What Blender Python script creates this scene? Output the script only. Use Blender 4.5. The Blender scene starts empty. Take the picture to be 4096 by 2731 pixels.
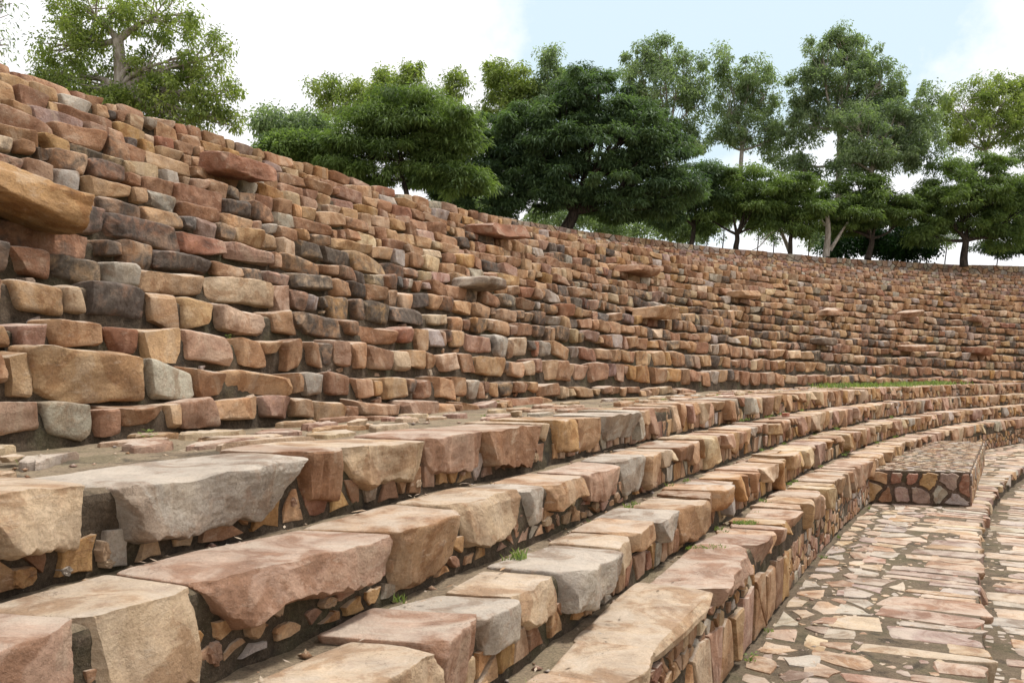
import bpy, math, random
import numpy as np
from math import sin, cos, pi, radians

S = bpy.context.scene
COL = S.collection
random.seed(7)
RNG = np.random.default_rng(11)

# ------------------------------------------------------------------ camera
EYE = 2.674
F_PX = 852.0
YH = 371.5
cam_d = bpy.data.cameras.new('camera')
cam = bpy.data.objects.new('camera', cam_d)
COL.objects.link(cam)
cam.location = (0, 0, EYE)
cam.rotation_euler = (radians(90), 0, 0)
cam_d.sensor_width = 36
cam_d.lens = F_PX / 1024 * 36
cam_d.shift_y = (YH - 341) / 1024
cam_d.clip_start = .05
cam_d.clip_end = 3000
S.camera = cam
S.render.resolution_x, S.render.resolution_y = 1024, 682

# ------------------------------------------------------------------ world and sun
SUN_EL, SUN_AZ = 70, 70            # azimuth clockwise from +Y
w = bpy.data.worlds.new('World')
S.world = w
w.use_nodes = True
nt = w.node_tree
nt.nodes.clear()
def N(tree, kind, **kw):
    n = tree.nodes.new(kind)
    for k, v in kw.items():
        if k in n.inputs.keys() if isinstance(k, str) else False:
            n.inputs[k].default_value = v
        else:
            setattr(n, k, v)
    return n
out = N(nt, 'ShaderNodeOutputWorld')
bg = N(nt, 'ShaderNodeBackground')
sky = N(nt, 'ShaderNodeTexSky', sky_type='NISHITA', sun_disc=False, sun_elevation=radians(SUN_EL), sun_rotation=radians(SUN_AZ))
skm = N(nt, 'ShaderNodeVectorMath', operation='SCALE')
skm.inputs['Scale'].default_value = .12
nt.links.new(sky.outputs[0], skm.inputs[0])
tc = N(nt, 'ShaderNodeTexCoord')
# thin bright cloud over most of the sky, one clear gap of pale blue
dist = N(nt, 'ShaderNodeTexNoise')
dist.inputs['Scale'].default_value = 4.5
dist.inputs['Detail'].default_value = 8
dist.inputs['Roughness'].default_value = .6
nt.links.new(tc.outputs['Generated'], dist.inputs['Vector'])
ds = N(nt, 'ShaderNodeVectorMath', operation='MULTIPLY_ADD')
ds.inputs[1].default_value = (.5, .5, .5)
ds.inputs[2].default_value = (-.25, -.25, -.25)
nt.links.new(dist.outputs['Color'], ds.inputs[0])
ad = N(nt, 'ShaderNodeVectorMath', operation='ADD')
nt.links.new(tc.outputs['Generated'], ad.inputs[0])
nt.links.new(ds.outputs[0], ad.inputs[1])
sb = N(nt, 'ShaderNodeVectorMath', operation='DISTANCE')
sb.inputs[1].default_value = (.235, .87, .42)
nt.links.new(ad.outputs[0], sb.inputs[0])
rmp = N(nt, 'ShaderNodeMapRange')
rmp.inputs['From Min'].default_value = .20
rmp.inputs['From Max'].default_value = .29
rmp.inputs['To Min'].default_value = 0
rmp.inputs['To Max'].default_value = 1
nt.links.new(sb.outputs['Value'], rmp.inputs['Value'])
veil = N(nt, 'ShaderNodeMix', data_type='RGBA')          # haze veil inside the gap
veil.inputs[0].default_value = .92
veil.inputs[7].default_value = (.76, .92, 1.0, 1)
nt.links.new(skm.outputs[0], veil.inputs[6])
mx = N(nt, 'ShaderNodeMix', data_type='RGBA')
nt.links.new(rmp.outputs[0], mx.inputs[0])
nt.links.new(veil.outputs[2], mx.inputs[6])
mx.inputs[7].default_value = (1.13, 1.13, 1.16, 1)
nt.links.new(mx.outputs[2], bg.inputs['Color'])
bg.inputs['Strength'].default_value = 1.0
nt.links.new(bg.outputs[0], out.inputs[0])

sd = bpy.data.lights.new('sun', 'SUN')
sd.energy = 3.8
sd.angle = radians(9)
sd.color = (1, .975, .935)
sun = bpy.data.objects.new('sun', sd)
COL.objects.link(sun)
sun.rotation_euler = (radians(90 - SUN_EL), 0, radians(180 - SUN_AZ + 0))
# lamp -Z must point away from the sun: sun direction (sin az, cos az)
from mathutils import Vector
sdir = Vector((sin(radians(SUN_AZ)) * cos(radians(SUN_EL)), cos(radians(SUN_AZ)) * cos(radians(SUN_EL)), sin(radians(SUN_EL))))
sun.rotation_euler = sdir.to_track_quat('Z', 'Y').to_euler()

S.view_settings.view_transform = 'Standard'
S.view_settings.look = 'None'
S.view_settings.gamma = 1
S.view_settings.exposure = 0.06

# ------------------------------------------------------------------ materials
def newmat(name):
    m = bpy.data.materials.new(name)
    m.use_nodes = True
    t = m.node_tree
    b = t.nodes['Principled BSDF']
    b.inputs['Specular IOR Level'].default_value = .25
    return m, t, b
def noise(t, vec, scale, detail=4, rough=.55, dist=0):
    n = t.nodes.new('ShaderNodeTexNoise')
    n.inputs['Scale'].default_value = scale
    n.inputs['Detail'].default_value = detail
    n.inputs['Roughness'].default_value = rough
    n.inputs['Distortion'].default_value = dist
    t.links.new(vec, n.inputs['Vector'])
    return n.outputs['Fac']
def mrange(t, v, a, b, c=0, d=1):
    n = t.nodes.new('ShaderNodeMapRange')
    for i, x in enumerate((a, b, c, d)):
        n.inputs[i + 1].default_value = x
    t.links.new(v, n.inputs[0])
    return n.outputs[0]
def math_(t, op, a, b):
    n = t.nodes.new('ShaderNodeMath')
    n.operation = op
    for i, x in enumerate((a, b)):
        if isinstance(x, (int, float)): n.inputs[i].default_value = x
        else: t.links.new(x, n.inputs[i])
    return n.outputs[0]
def mixc(t, f, a, b, mode='MIX'):
    n = t.nodes.new('ShaderNodeMix')
    n.data_type = 'RGBA'
    n.blend_type = mode
    for i, x in ((0, f), (6, a), (7, b)):
        if isinstance(x, (int, float)): n.inputs[i].default_value = x
        elif isinstance(x, tuple): n.inputs[i].default_value = (*x, 1)
        else: t.links.new(x, n.inputs[i])
    return n.outputs[2]
def bump(t, b, hs):
    prev = None
    for h, strength, distance in hs:
        n = t.nodes.new('ShaderNodeBump')
        n.inputs['Strength'].default_value = strength
        n.inputs['Distance'].default_value = distance
        t.links.new(h, n.inputs['Height'])
        if prev: t.links.new(prev, n.inputs['Normal'])
        prev = n.outputs[0]
    t.links.new(prev, b.inputs['Normal'])

def stone_mat():
    m, t, b = newmat('sandstone')
    at = t.nodes.new('ShaderNodeAttribute'); at.attribute_name = 'tint'
    am = t.nodes.new('ShaderNodeAttribute'); am.attribute_name = 'misc'
    sp = t.nodes.new('ShaderNodeSeparateColor'); t.links.new(am.outputs['Color'], sp.inputs[0])
    stain, seed = sp.outputs[0], sp.outputs[1]
    g = t.nodes.new('ShaderNodeNewGeometry')
    off = t.nodes.new('ShaderNodeVectorMath'); off.operation = 'SCALE'
    off.inputs[0].default_value = (31, 17, 23); t.links.new(seed, off.inputs['Scale'])
    ad = t.nodes.new('ShaderNodeVectorMath'); ad.operation = 'ADD'
    t.links.new(g.outputs['Position'], ad.inputs[0]); t.links.new(off.outputs[0], ad.inputs[1])
    P = ad.outputs[0]
    mp = t.nodes.new('ShaderNodeMapping'); mp.inputs['Scale'].default_value = (1, 1, 3)
    mp.inputs['Rotation'].default_value = (.15, .1, 0)
    t.links.new(P, mp.inputs['Vector'])
    big = noise(t, P, 3.2, 6, .6, .4)
    mid = noise(t, P, 11, 8, .68)
    fine = noise(t, P, 60, 6, .7)
    grit = noise(t, P, 220, 2, .6)
    strat = noise(t, mp.outputs[0], 7, 6, .7, .3)
    c = mixc(t, 1.0, at.outputs['Color'], mixc(t, mrange(t, big, .3, .7), (.66, .62, .60), (1.25, 1.24, 1.22)), 'MULTIPLY')
    c = mixc(t, mrange(t, mid, .54, .74, 0, .40), c, (.42, .23, .12))
    crust = noise(t, P, 2.3, 9, .62, .8)
    c = mixc(t, mrange(t, crust, .51, .56, 0, .68), c, mixc(t, 1.0, c, (.66, .53, .43), 'MULTIPLY'))
    c = mixc(t, mrange(t, crust, .45, .38, 0, .30), c, (.52, .42, .31))
    c = mixc(t, mrange(t, strat, .58, .72, 0, .40), c, (.58, .48, .38))
    c = mixc(t, mrange(t, strat, .44, .30, 0, .45), c, (.25, .145, .10))
    c = mixc(t, 1.0, c, mixc(t, mrange(t, fine, .3, .72), (.80, .78, .76), (1.18, 1.17, 1.16)), 'MULTIPLY')
    c = mixc(t, mrange(t, grit, .66, .80, 0, .5), c, (.72, .66, .60))
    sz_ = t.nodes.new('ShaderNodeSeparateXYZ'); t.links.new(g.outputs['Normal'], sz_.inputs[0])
    top_light_wear = math_(t, 'MULTIPLY', mrange(t, sz_.outputs[2], .70, .92), mrange(t, crust, .60, .40, .08, .58))
    c = mixc(t, top_light_wear, c, (.56, .475, .385))  # paler upward faces: dusty wear plus sky light put into the colour
    # dark lichen and soot-like weathering, patchy
    sn = noise(t, P, 4.6, 7, .66, .6)
    sf = mrange(t, math_(t, 'ADD', sn, stain), .98, 1.20, 0, .86)
    c = mixc(t, sf, c, mixc(t, mrange(t, mid, .35, .65), (.030, .027, .024), (.12, .105, .09)))
    b.inputs['Roughness'].default_value = .88
    vo = t.nodes.new('ShaderNodeTexVoronoi'); vo.feature = 'DISTANCE_TO_EDGE'
    vo.inputs['Scale'].default_value = 4.2
    nv = t.nodes.new('ShaderNodeVectorMath'); nv.operation = 'ADD'
    cn = t.nodes.new('ShaderNodeTexNoise'); cn.inputs['Scale'].default_value = 5; cn.inputs['Detail'].default_value = 4
    t.links.new(P, cn.inputs['Vector']); t.links.new(cn.outputs['Color'], nv.inputs[0]); t.links.new(P, nv.inputs[1])
    t.links.new(nv.outputs[0], vo.inputs['Vector'])
    crack = mrange(t, vo.outputs['Distance'], 0, .012)
    ck = math_(t, 'MULTIPLY', mrange(t, vo.outputs['Distance'], .0, .010, 1, 0), mrange(t, noise(t, P, 1.9, 3, .5), .52, .60))
    c = mixc(t, math_(t, 'MULTIPLY', ck, .7), c, (.07, .05, .038))
    t.links.new(c, b.inputs['Base Color'])
    pit = t.nodes.new('ShaderNodeTexVoronoi'); pit.inputs['Scale'].default_value = 26
    t.links.new(nv.outputs[0], pit.inputs['Vector'])
    pits = mrange(t, pit.outputs['Distance'], .05, .32)
    rdg = noise(t, P, 8, 10, .78, 1.2)
    bump(t, b, [(pits, .22, .010), (rdg, .7, .035), (big, .4, .05), (strat, .28, .02), (mid, .8, .028), (crack, .45, .010), (fine, .5, .008), (grit, .4, .003)])
    return m
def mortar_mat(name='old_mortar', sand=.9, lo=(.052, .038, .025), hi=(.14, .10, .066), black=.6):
    m, t, b = newmat(name)
    g = t.nodes.new('ShaderNodeNewGeometry')
    P = g.outputs['Position']
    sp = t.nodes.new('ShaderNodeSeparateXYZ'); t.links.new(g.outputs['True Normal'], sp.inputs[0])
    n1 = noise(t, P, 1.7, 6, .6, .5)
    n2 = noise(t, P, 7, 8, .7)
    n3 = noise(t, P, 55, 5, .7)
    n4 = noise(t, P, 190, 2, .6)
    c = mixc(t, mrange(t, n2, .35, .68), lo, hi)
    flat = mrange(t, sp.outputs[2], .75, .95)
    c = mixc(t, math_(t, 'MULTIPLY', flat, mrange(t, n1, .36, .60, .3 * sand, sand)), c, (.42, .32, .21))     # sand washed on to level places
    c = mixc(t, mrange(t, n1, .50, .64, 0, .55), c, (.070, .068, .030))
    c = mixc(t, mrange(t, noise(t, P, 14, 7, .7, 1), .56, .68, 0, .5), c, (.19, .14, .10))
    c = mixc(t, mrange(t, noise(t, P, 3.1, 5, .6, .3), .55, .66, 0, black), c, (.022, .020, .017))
    c = mixc(t, 1.0, c, mixc(t, mrange(t, n3, .3, .7), (.62, .62, .62), (1.4, 1.4, 1.4)), 'MULTIPLY')
    c = mixc(t, mrange(t, n4, .68, .76, 0, .7), c, (.55, .48, .40))
    t.links.new(c, b.inputs['Base Color'])
    b.inputs['Roughness'].default_value = .95
    bump(t, b, [(n2, .9, .06), (noise(t, P, 22, 6, .75), .8, .03), (n3, .8, .012), (n4, .6, .004)])
    return m
def leaf_mat(name, c1, c2, transl=.35):
    m, t, b = newmat(name)
    at = t.nodes.new('ShaderNodeAttribute'); at.attribute_name = 'tint'
    c = mixc(t, at.outputs['Fac'], c1, c2)
    t.links.new(c, b.inputs['Base Color'])
    b.inputs['Roughness'].default_value = .55
    tr = t.nodes.new('ShaderNodeBsdfTranslucent')
    t.links.new(mixc(t, 1.0, c, (1.2, 1.35, .6), 'MULTIPLY'), tr.inputs['Color'])
    ms = t.nodes.new('ShaderNodeMixShader'); ms.inputs[0].default_value = transl
    t.links.new(b.outputs[0], ms.inputs[1]); t.links.new(tr.outputs[0], ms.inputs[2])
    t.links.new(ms.outputs[0], t.nodes['Material Output'].inputs[0])
    return m
def bark_mat(name, c1, c2):
    m, t, b = newmat(name)
    g = t.nodes.new('ShaderNodeNewGeometry')
    mp = t.nodes.new('ShaderNodeMapping'); mp.inputs['Scale'].default_value = (3, 3, .7)
    t.links.new(g.outputs['Position'], mp.inputs['Vector'])
    n = noise(t, mp.outputs[0], 3, 6, .65)
    t.links.new(mixc(t, mrange(t, n, .38, .62), c1, c2), b.inputs['Base Color'])
    b.inputs['Roughness'].default_value = .9
    bump(t, b, [(n, .8, .05)])
    return m
M = dict(
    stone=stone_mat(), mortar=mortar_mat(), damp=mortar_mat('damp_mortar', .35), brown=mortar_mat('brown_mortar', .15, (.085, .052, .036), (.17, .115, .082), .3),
    acacia=leaf_mat('feathery_leaf', (.072, .112, .040), (.215, .290, .095), .45),
    acacia_dark=leaf_mat('dark_feathery_leaf', (.046, .080, .042), (.140, .205, .092), .42),
    euc=leaf_mat('gum_leaf', (.105, .15, .085), (.30, .37, .21), .48),
    euc_pale=leaf_mat('pale_gum_leaf', (.13, .18, .05), (.34, .39, .13), .5),
    bush=leaf_mat('bush_leaf', (.008, .028, .010), (.030, .085, .018), .2),
    grass=leaf_mat('grass_blade', (.10, .15, .04), (.27, .33, .12), .4),
    bark_dark=bark_mat('dark_bark', (.020, .015, .012), (.07, .052, .04)),
    bark_pale=bark_mat('pale_bark', (.24, .20, .165), (.50, .45, .40)),
)
def ground_mat():
    m, t, b = newmat('dry_earth')
    g = t.nodes.new('ShaderNodeNewGeometry')
    n1 = noise(t, g.outputs['Position'], .4, 6, .6); n2 = noise(t, g.outputs['Position'], 9, 6, .7)
    c = mixc(t, mrange(t, n1, .4, .6), (.22, .165, .11), (.09, .12, .045))
    c = mixc(t, mrange(t, n2, .4, .65, 0, .5), c, (.30, .24, .17))
    t.links.new(c, b.inputs['Base Color']); b.inputs['Roughness'].default_value = 1
    bump(t, b, [(n2, .6, .04)])
    return m
M['ground'] = ground_mat()

# ------------------------------------------------------------------ objects and mesh building
def tag(o, label=None, cat=None, group=None, kind=None):
    if label: o['label'] = label
    if cat: o['category'] = cat
    if group: o['group'] = group
    if kind: o['kind'] = kind
    return o
def empty(name, loc, label=None, cat=None, group=None, kind=None):
    o = bpy.data.objects.new(name, None)
    o.location = loc
    o.empty_display_size = .2
    COL.objects.link(o)
    return tag(o, label, cat, group, kind)
class MB:
    """collects vertices (world), polygons, tint and misc per vertex"""
    def __init__(s):
        s.v, s.f, s.t, s.m, s.n = [], [], [], [], 0
    def add(s, v, faces, tint=(.5, .5, .5), misc=(0, 0, 0)):
        v = np.asarray(v, dtype=np.float32)
        k = len(v)
        s.v.append(v)
        for f in (faces if isinstance(faces, list) else [faces]):
            s.f.append(np.asarray(f, dtype=np.int32) + s.n)
        tt = np.ones((k, 4), np.float32); tt[:, :3] = tint
        mm = np.ones((k, 4), np.float32); mm[:, :3] = misc
        s.t.append(tt); s.m.append(mm)
        s.n += k
    def join(s, o):
        for f in o.f: s.f.append(f + s.n)
        s.v += o.v; s.t += o.t; s.m += o.m; s.n += o.n
    def build(s, name, mat, parent=None, sharp=None, smooth=True):
        base = np.array(parent.location if parent else (0, 0, 0), dtype=np.float32)
        if parent and parent.parent: base = base + np.array(parent.parent.location, dtype=np.float32)
        v = np.concatenate(s.v) - base
        me = bpy.data.meshes.new(name)
        me.vertices.add(len(v)); me.vertices.foreach_set('co', v.ravel())
        loops = np.concatenate([f.ravel() for f in s.f])
        tot = np.concatenate([np.full(len(f), f.shape[1], np.int32) for f in s.f])
        st = np.concatenate([[0], np.cumsum(tot)[:-1]]).astype(np.int32)
        me.loops.add(len(loops)); me.loops.foreach_set('vertex_index', loops)
        me.polygons.add(len(tot)); me.polygons.foreach_set('loop_start', st)
        if smooth: me.polygons.foreach_set('use_smooth', np.ones(len(tot), bool))
        for nm, arr in (('tint', s.t), ('misc', s.m)):
            a = me.attributes.new(nm, 'FLOAT_COLOR', 'POINT')
            a.data.foreach_set('color', np.concatenate(arr).ravel())
        me.update(calc_edges=True)
        if sharp and smooth: me.set_sharp_from_angle(angle=radians(sharp))
        me.materials.append(mat)
        o = bpy.data.objects.new(name, me)
        COL.objects.link(o)
        if parent: o.parent = parent
        return o

# ------------------------------------------------------------------ plan of the amphitheatre: curved edges round one centre
CX, CY = 54.207, -13.923
Q = (-8.48, 25.692, -16.095)
def bend(a):
    b = np.clip(np.asarray(a, float) - .3, -.16, 1.02)
    return Q[0] * b + Q[1] * b * b + Q[2] * b ** 3
class Edge:
    """top front edge of a tier; a = angle round the centre, n = metres outward (into the hill), w = metres up"""
    def __init__(s, R, z, low, zc=(0, 0)):
        s.R, s.z, s.low, s.zc = R, z, low, zc
    def rad(s, a): return s.R + (bend(a) if s.low else 0 * np.asarray(a, float))
    def top(s, a):
        b = np.clip(np.asarray(a, float), .2, 1.25) - .5
        a = np.asarray(a, float); k = 0 if s.z < .1 else .35 if s.low else 1        # courses wander a little
        ph = s.R * 7.3
        wav = k * (.026 * np.sin(a * 47 + ph) + .020 * np.sin(a * 121 + 2.1 * ph) + .012 * np.sin(a * 290 + 3.7 * ph))
        return s.z - s.zc[0] * b - s.zc[1] * b * b + wav
    def pt(s, a, n, w):
        r = s.rad(a) + n
        return np.stack([CX - r * np.cos(a), CY + r * np.sin(a), s.top(a) + w], -1)
def px_of(p):
    p = np.asarray(p)
    y = np.maximum(p[..., 1], .05)
    return 512 + F_PX * p[..., 0] / y, YH - F_PX * (p[..., 2] - EYE) / y
def a_at(E, px, w=0):
    aa = np.linspace(.02, 1.5, 4000)
    p = E.pt(aa, 0, w)
    ok = p[:, 1] > .3
    x = px_of(p)[0]
    i = np.argmin(np.where(ok, abs(x - px), 1e9))
    return float(aa[i])
T_, H_ = .634, .42
R0, Z0 = 58.946, EYE - .503
E0 = Edge(R0, Z0, True); E1 = Edge(R0 - T_, Z0 - H_, True); E2 = Edge(R0 - 2 * T_, Z0 - 2 * H_, True)
E3 = Edge(R0 - 3 * T_, Z0 - 3 * H_, True)
EF = Edge(R0 - 3 * T_ - 2.031, 0, True)
EG = Edge(EF.R - .85, -.36, True); EH = Edge(EG.R - .85, -.74, True)
uR = [60.70, 60.95, 61.22, 61.62, 62.139]
uz = [.501, .226, -.213, -.601, -.975]
zc = [(1.582, -.471), (1.974, -.45), (1.2, -.164), (.978, .126), (.813, .26)]
ROWS = [Edge(r, EYE - z, False, c) for r, z, c in zip(uR, uz, zc)]
NR = 11
for i in range(1, NR + 1):
    k = i / NR
    ROWS.append(Edge(62.139 + k * (67.625 - 62.139), EYE + .975 + k * (4.735 - .975), False, (.813 + k * (.217 - .813), .26 + k * (.519 - .26))))
CREST = ROWS[-1]

# ------------------------------------------------------------------ stones
TINT = dict(tan=(.43, .275, .160), brown=(.31, .178, .104), ochre=(.43, .26, .12), pink=(.385, .25, .178), grey=(.40, .355, .30),
            cream=(.50, .375, .25), dark=(.19, .15, .115), red=(.29, .145, .09), mauve=(.30, .21, .175))
def pick(wts):
    ks = list(wts); r = random.random() * sum(wts.values())
    for k in ks:
        r -= wts[k]
        if r <= 0: break
    c = np.array(TINT[k]); j = random.uniform(.86, 1.14)
    return tuple(c * j * np.array([1, random.uniform(.95, 1.05), random.uniform(.92, 1.08)]))
_grid = {}
def cube_grid(n):
    if n in _grid: return _grid[n]
    idx = {}; vs = []; fs = []
    def vid(p):
        k = tuple(p)
        if k not in idx: idx[k] = len(vs); vs.append(p)
        return idx[k]
    for ax in range(3):
        for sg in (0, n):
            for i in range(n):
                for j in range(n):
                    q = []
                    for di, dj in ((0, 0), (1, 0), (1, 1), (0, 1)):
                        p = [0, 0, 0]; p[ax] = sg; p[(ax + 1) % 3] = i + di; p[(ax + 2) % 3] = j + dj
                        q.append(vid(p))
                    if sg == 0: q.reverse()
                    fs.append(q)
    V = np.array(vs, float) / n * 2 - 1
    V = np.sign(V) * (1 - (1 - np.abs(V)) ** 1.25)      # denser near edges
    _grid[n] = (V, np.array(fs, np.int32))
    return _grid[n]
def wob(p, rs, freq, amp, k=7, ridged=False):
    d = rs.normal(size=(k, 3)); d /= np.linalg.norm(d, axis=1)[:, None]
    fr = freq * rs.uniform(.6, 1.6, k); ph = rs.uniform(0, 6.28, k)
    s = np.sin((p @ d.T) * fr + ph + 1.7 * np.sin((p @ np.roll(d, 1, 1).T) * fr * .6 + ph[::-1]))
    if ridged: s = 1 - 2 * np.abs(s)
    return amp * s.mean(1) * 1.8
def block(E, a0, a1, nf, nb, wb, wt, tint, stain=0, lod=8, rounded=.5, taper=.15, jag=.06, flat=0, tilt=0, facets=6, yaw=0):
    """one rough stone between angles a0..a1; front face at nf, back at nb, bottom wb, top wt"""
    rs = np.random.default_rng(random.randrange(1 << 30))
    V, Fc = cube_grid(lod)
    e = 3.2 + (1 - rounded) * 9 + (8 if flat > .8 else 0)
    L = (np.abs(V) ** e).sum(1) ** (1 / e)
    P = V / L[:, None]
    nf_ = int(facets * (3.2 if lod >= 16 else 2.4 if lod >= 12 else 1.6 if lod >= 8 else 1))
    for i_ in range(nf_):                                 # broken facets, a few deep, most shallow
        d = rs.normal(size=3)
        d[1] = -abs(d[1]) * .9 - .1                       # facing the front mostly
        if flat and d[2] > 0: d[2] *= .25
        d /= np.linalg.norm(d)
        L1 = np.abs(d).sum()
        lim = L1 * ((rs.uniform(.84, .95) if flat > .8 else rs.uniform(.74, .92)) if i_ < 3 else rs.uniform(.86, .985))
        if rounded > .7: lim = L1 * rs.uniform(.8, 1)
        ex = np.maximum(P @ d - lim, 0)
        P = P - ex[:, None] * d
    lo_, hi_ = P.min(0), P.max(0); P = (P - lo_) / (hi_ - lo_) * 2 - 1
    # eight corners with jitter, narrower at the bottom
    size = np.array([(a1 - a0) * float(E.rad(a0)), nb - nf, wt - wb])
    tb = rs.uniform(0, taper, 2) * (1 if flat > .8 else min(1, .38 / size[0]))
    cj = rs.uniform(-1, 1, (2, 2, 2, 3)) * np.minimum(jag * size.mean() / size, .22) 
    if flat: cj[:, :, 1, 2] *= 1 - flat
    q = (P + 1) / 2
    R = np.zeros_like(P)
    for i in (0, 1):
        for j in (0, 1):
            for k in (0, 1):
                c = np.array([i, j, k], float) + cj[i, j, k]
                if k == 0: c[0] += tb[0] if i == 0 else -tb[1]
                wgt = (q[:, 0] if i else 1 - q[:, 0]) * (q[:, 1] if j else 1 - q[:, 1]) * (q[:, 2] if k else 1 - q[:, 2])
                R += c * wgt[:, None]
    m = R * size                                          # metres
    m0 = m.copy()
    amp = jag * (.30 if rounded < .7 else .5) * min(size[0], size[2], .32)
    dirn = P / (np.linalg.norm(P, axis=1)[:, None] + 1e-6)
    disp = wob(m0, rs, 9, amp) + (wob(m0, rs, 26, amp * .5) if lod >= 8 else 0)
    if lod >= 16: disp = disp + wob(m0, rs, 55, amp * .30, 9, True) + wob(m0, rs, 110, amp * .16, 9, True)
    if flat: disp = disp * (1 - flat * .72 * np.clip((V[:, 2] - .9) * 10, 0, 1))
    m = m + dirn * disp[:, None]
    if flat > .8 and lod >= 8 and abs(wt - wb) > .12:     # chipped lip and ragged underside of the slabs
        sx = m0 * (1, 0, 0)
        m[:, 1] += (1 - q[:, 1]) * (wob(sx, rs, 9, .022) + wob(sx, rs, 34, .010, 7, True))
        m[:, 2] += (1 - q[:, 2]) * (wob(sx, rs, 10, .035) + wob(sx, rs, 30, .016, 7, True))
        m[:, 2] += q[:, 2] * (1 - q[:, 1]) ** 4 * wob(sx, rs, 16, .014)
    if tilt: m[:, 2] += (m[:, 0] - size[0] / 2) * tilt
    if yaw: m[:, 1] += (m[:, 0] - size[0] / 2) * yaw
    a = a0 + m[:, 0] / float(E.rad(a0))
    W = E.pt(a, nf + m[:, 1], wb + m[:, 2])
    b = MB()
    b.add(W, Fc[:, ::-1], tint, (stain, random.random(), 0))
    return b
def slab(fn, poly, h, tint, stain=0, round_=1, depth=.05, jit=.02, dome=.35, dense=1):
    """flat stone from an outline in a surface chart; fn(u, v, height) -> world"""
    rs = np.random.default_rng(random.randrange(1 << 30))
    p = np.array(poly, float)
    for _ in range(dense):
        q = []
        for i in range(len(p)):
            a, b = p[i], p[(i + 1) % len(p)]
            q += [a * .5 + b * .5 if False else a + (b - a) * .0, a + (b - a) * .5]
        p = np.array(q)
    sz = np.ptp(p, axis=0).mean()
    for _ in range(round_):
        p = np.concatenate([[.75 * p[i] + .25 * p[(i + 1) % len(p)], .25 * p[i] + .75 * p[(i + 1) % len(p)]] for i in range(len(p))])
    p = p + rs.normal(size=p.shape) * jit * sz
    c = p.mean(0); n = len(p)
    lv = [(1.02, -depth), (1.0, h * (1 - dome)), (.93, h * .97), (.62, h), (.25, h * 1.03)]
    vs = []; 
    tl = rs.uniform(-.12, .12, 2) * h / max(sz, .05)
    for s_, hh in lv:
        r = c + (p - c) * s_
        z = hh + (rs.normal(size=n) * h * .10 if hh > 0 else 0) + ((r - c) @ tl if hh > 0 else 0)
        vs.append(fn(r[:, 0], r[:, 1], z))
    vs.append(fn(c[:1], c[1:], np.array([h * 1.02])))
    vs = np.concatenate(vs)
    fq = []
    for l in range(len(lv) - 1):
        for i in range(n):
            j = (i + 1) % n
            fq.append((l * n + i, l * n + j, (l + 1) * n + j, (l + 1) * n + i))
    top = (len(lv) - 1) * n; ci = len(lv) * n
    ft = [(top + i, top + (i + 1) % n, ci) for i in range(n)]
    b = MB()
    b.add(vs, [np.array(fq), np.array(ft)], tint, (stain, random.random(), 0))
    return b
def voronoi(u0, u1, v0, v1, du, dv, gap, jit=.42, keep=None):
    """rough polygons filling a rectangle (jittered cells clipped against neighbours)"""
    nu, nv = max(1, round((u1 - u0) / du)), max(1, round((v1 - v0) / dv))
    du, dv = (u1 - u0) / nu, (v1 - v0) / nv
    pts = {}
    for i in range(nu):
        for j in range(nv):
            pts[i, j] = np.array([u0 + (i + .5 + random.uniform(-jit, jit) + (.25 if j % 2 else -.25)) * du, v0 + (j + .5 + random.uniform(-jit, jit)) * dv])
    res = []
    for (i, j), p in pts.items():
        if keep and not keep(p): continue
        poly = [(max(u0, p[0] - 1.6 * du), max(v0, p[1] - 1.6 * dv)), (min(u1, p[0] + 1.6 * du), max(v0, p[1] - 1.6 * dv)),
                (min(u1, p[0] + 1.6 * du), min(v1, p[1] + 1.6 * dv)), (max(u0, p[0] - 1.6 * du), min(v1, p[1] + 1.6 * dv))]
        for di in (-2, -1, 0, 1, 2):
            for dj in (-2, -1, 0, 1, 2):
                q = pts.get((i + di, j + dj))
                if q is None or (di == 0 and dj == 0): continue
                sc = np.array([1 / du, 1 / dv])
                nrm = (q - p) * sc * sc; mid = (q + p) / 2
                off = (mid - p) @ nrm; L = math.hypot(*(q - p))
                g = gap * .5 * math.hypot(*nrm)
                lim = off - g
                o = []
                for k in range(len(poly)):
                    A = np.array(poly[k]); B = np.array(poly[(k + 1) % len(poly)])
                    fa, fb = (A - p) @ nrm - lim, (B - p) @ nrm - lim
                    if fa <= 0: o.append(tuple(A))
                    if (fa < 0) != (fb < 0) and fa != fb:
                        t = fa / (fa - fb); o.append(tuple(A + (B - A) * t))
                poly = o
                if len(poly) < 3: break
            if len(poly) < 3: break
        if len(poly) >= 3 and np.ptp(np.array(poly), axis=0).min() > .03: res.append(poly)
    return res
def visible(p, ml=220, mr=260):
    x, y = px_of(p)
    return p[1] > .25 and -ml < x < 1024 + mr and y > -250 and y < 1500
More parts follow.
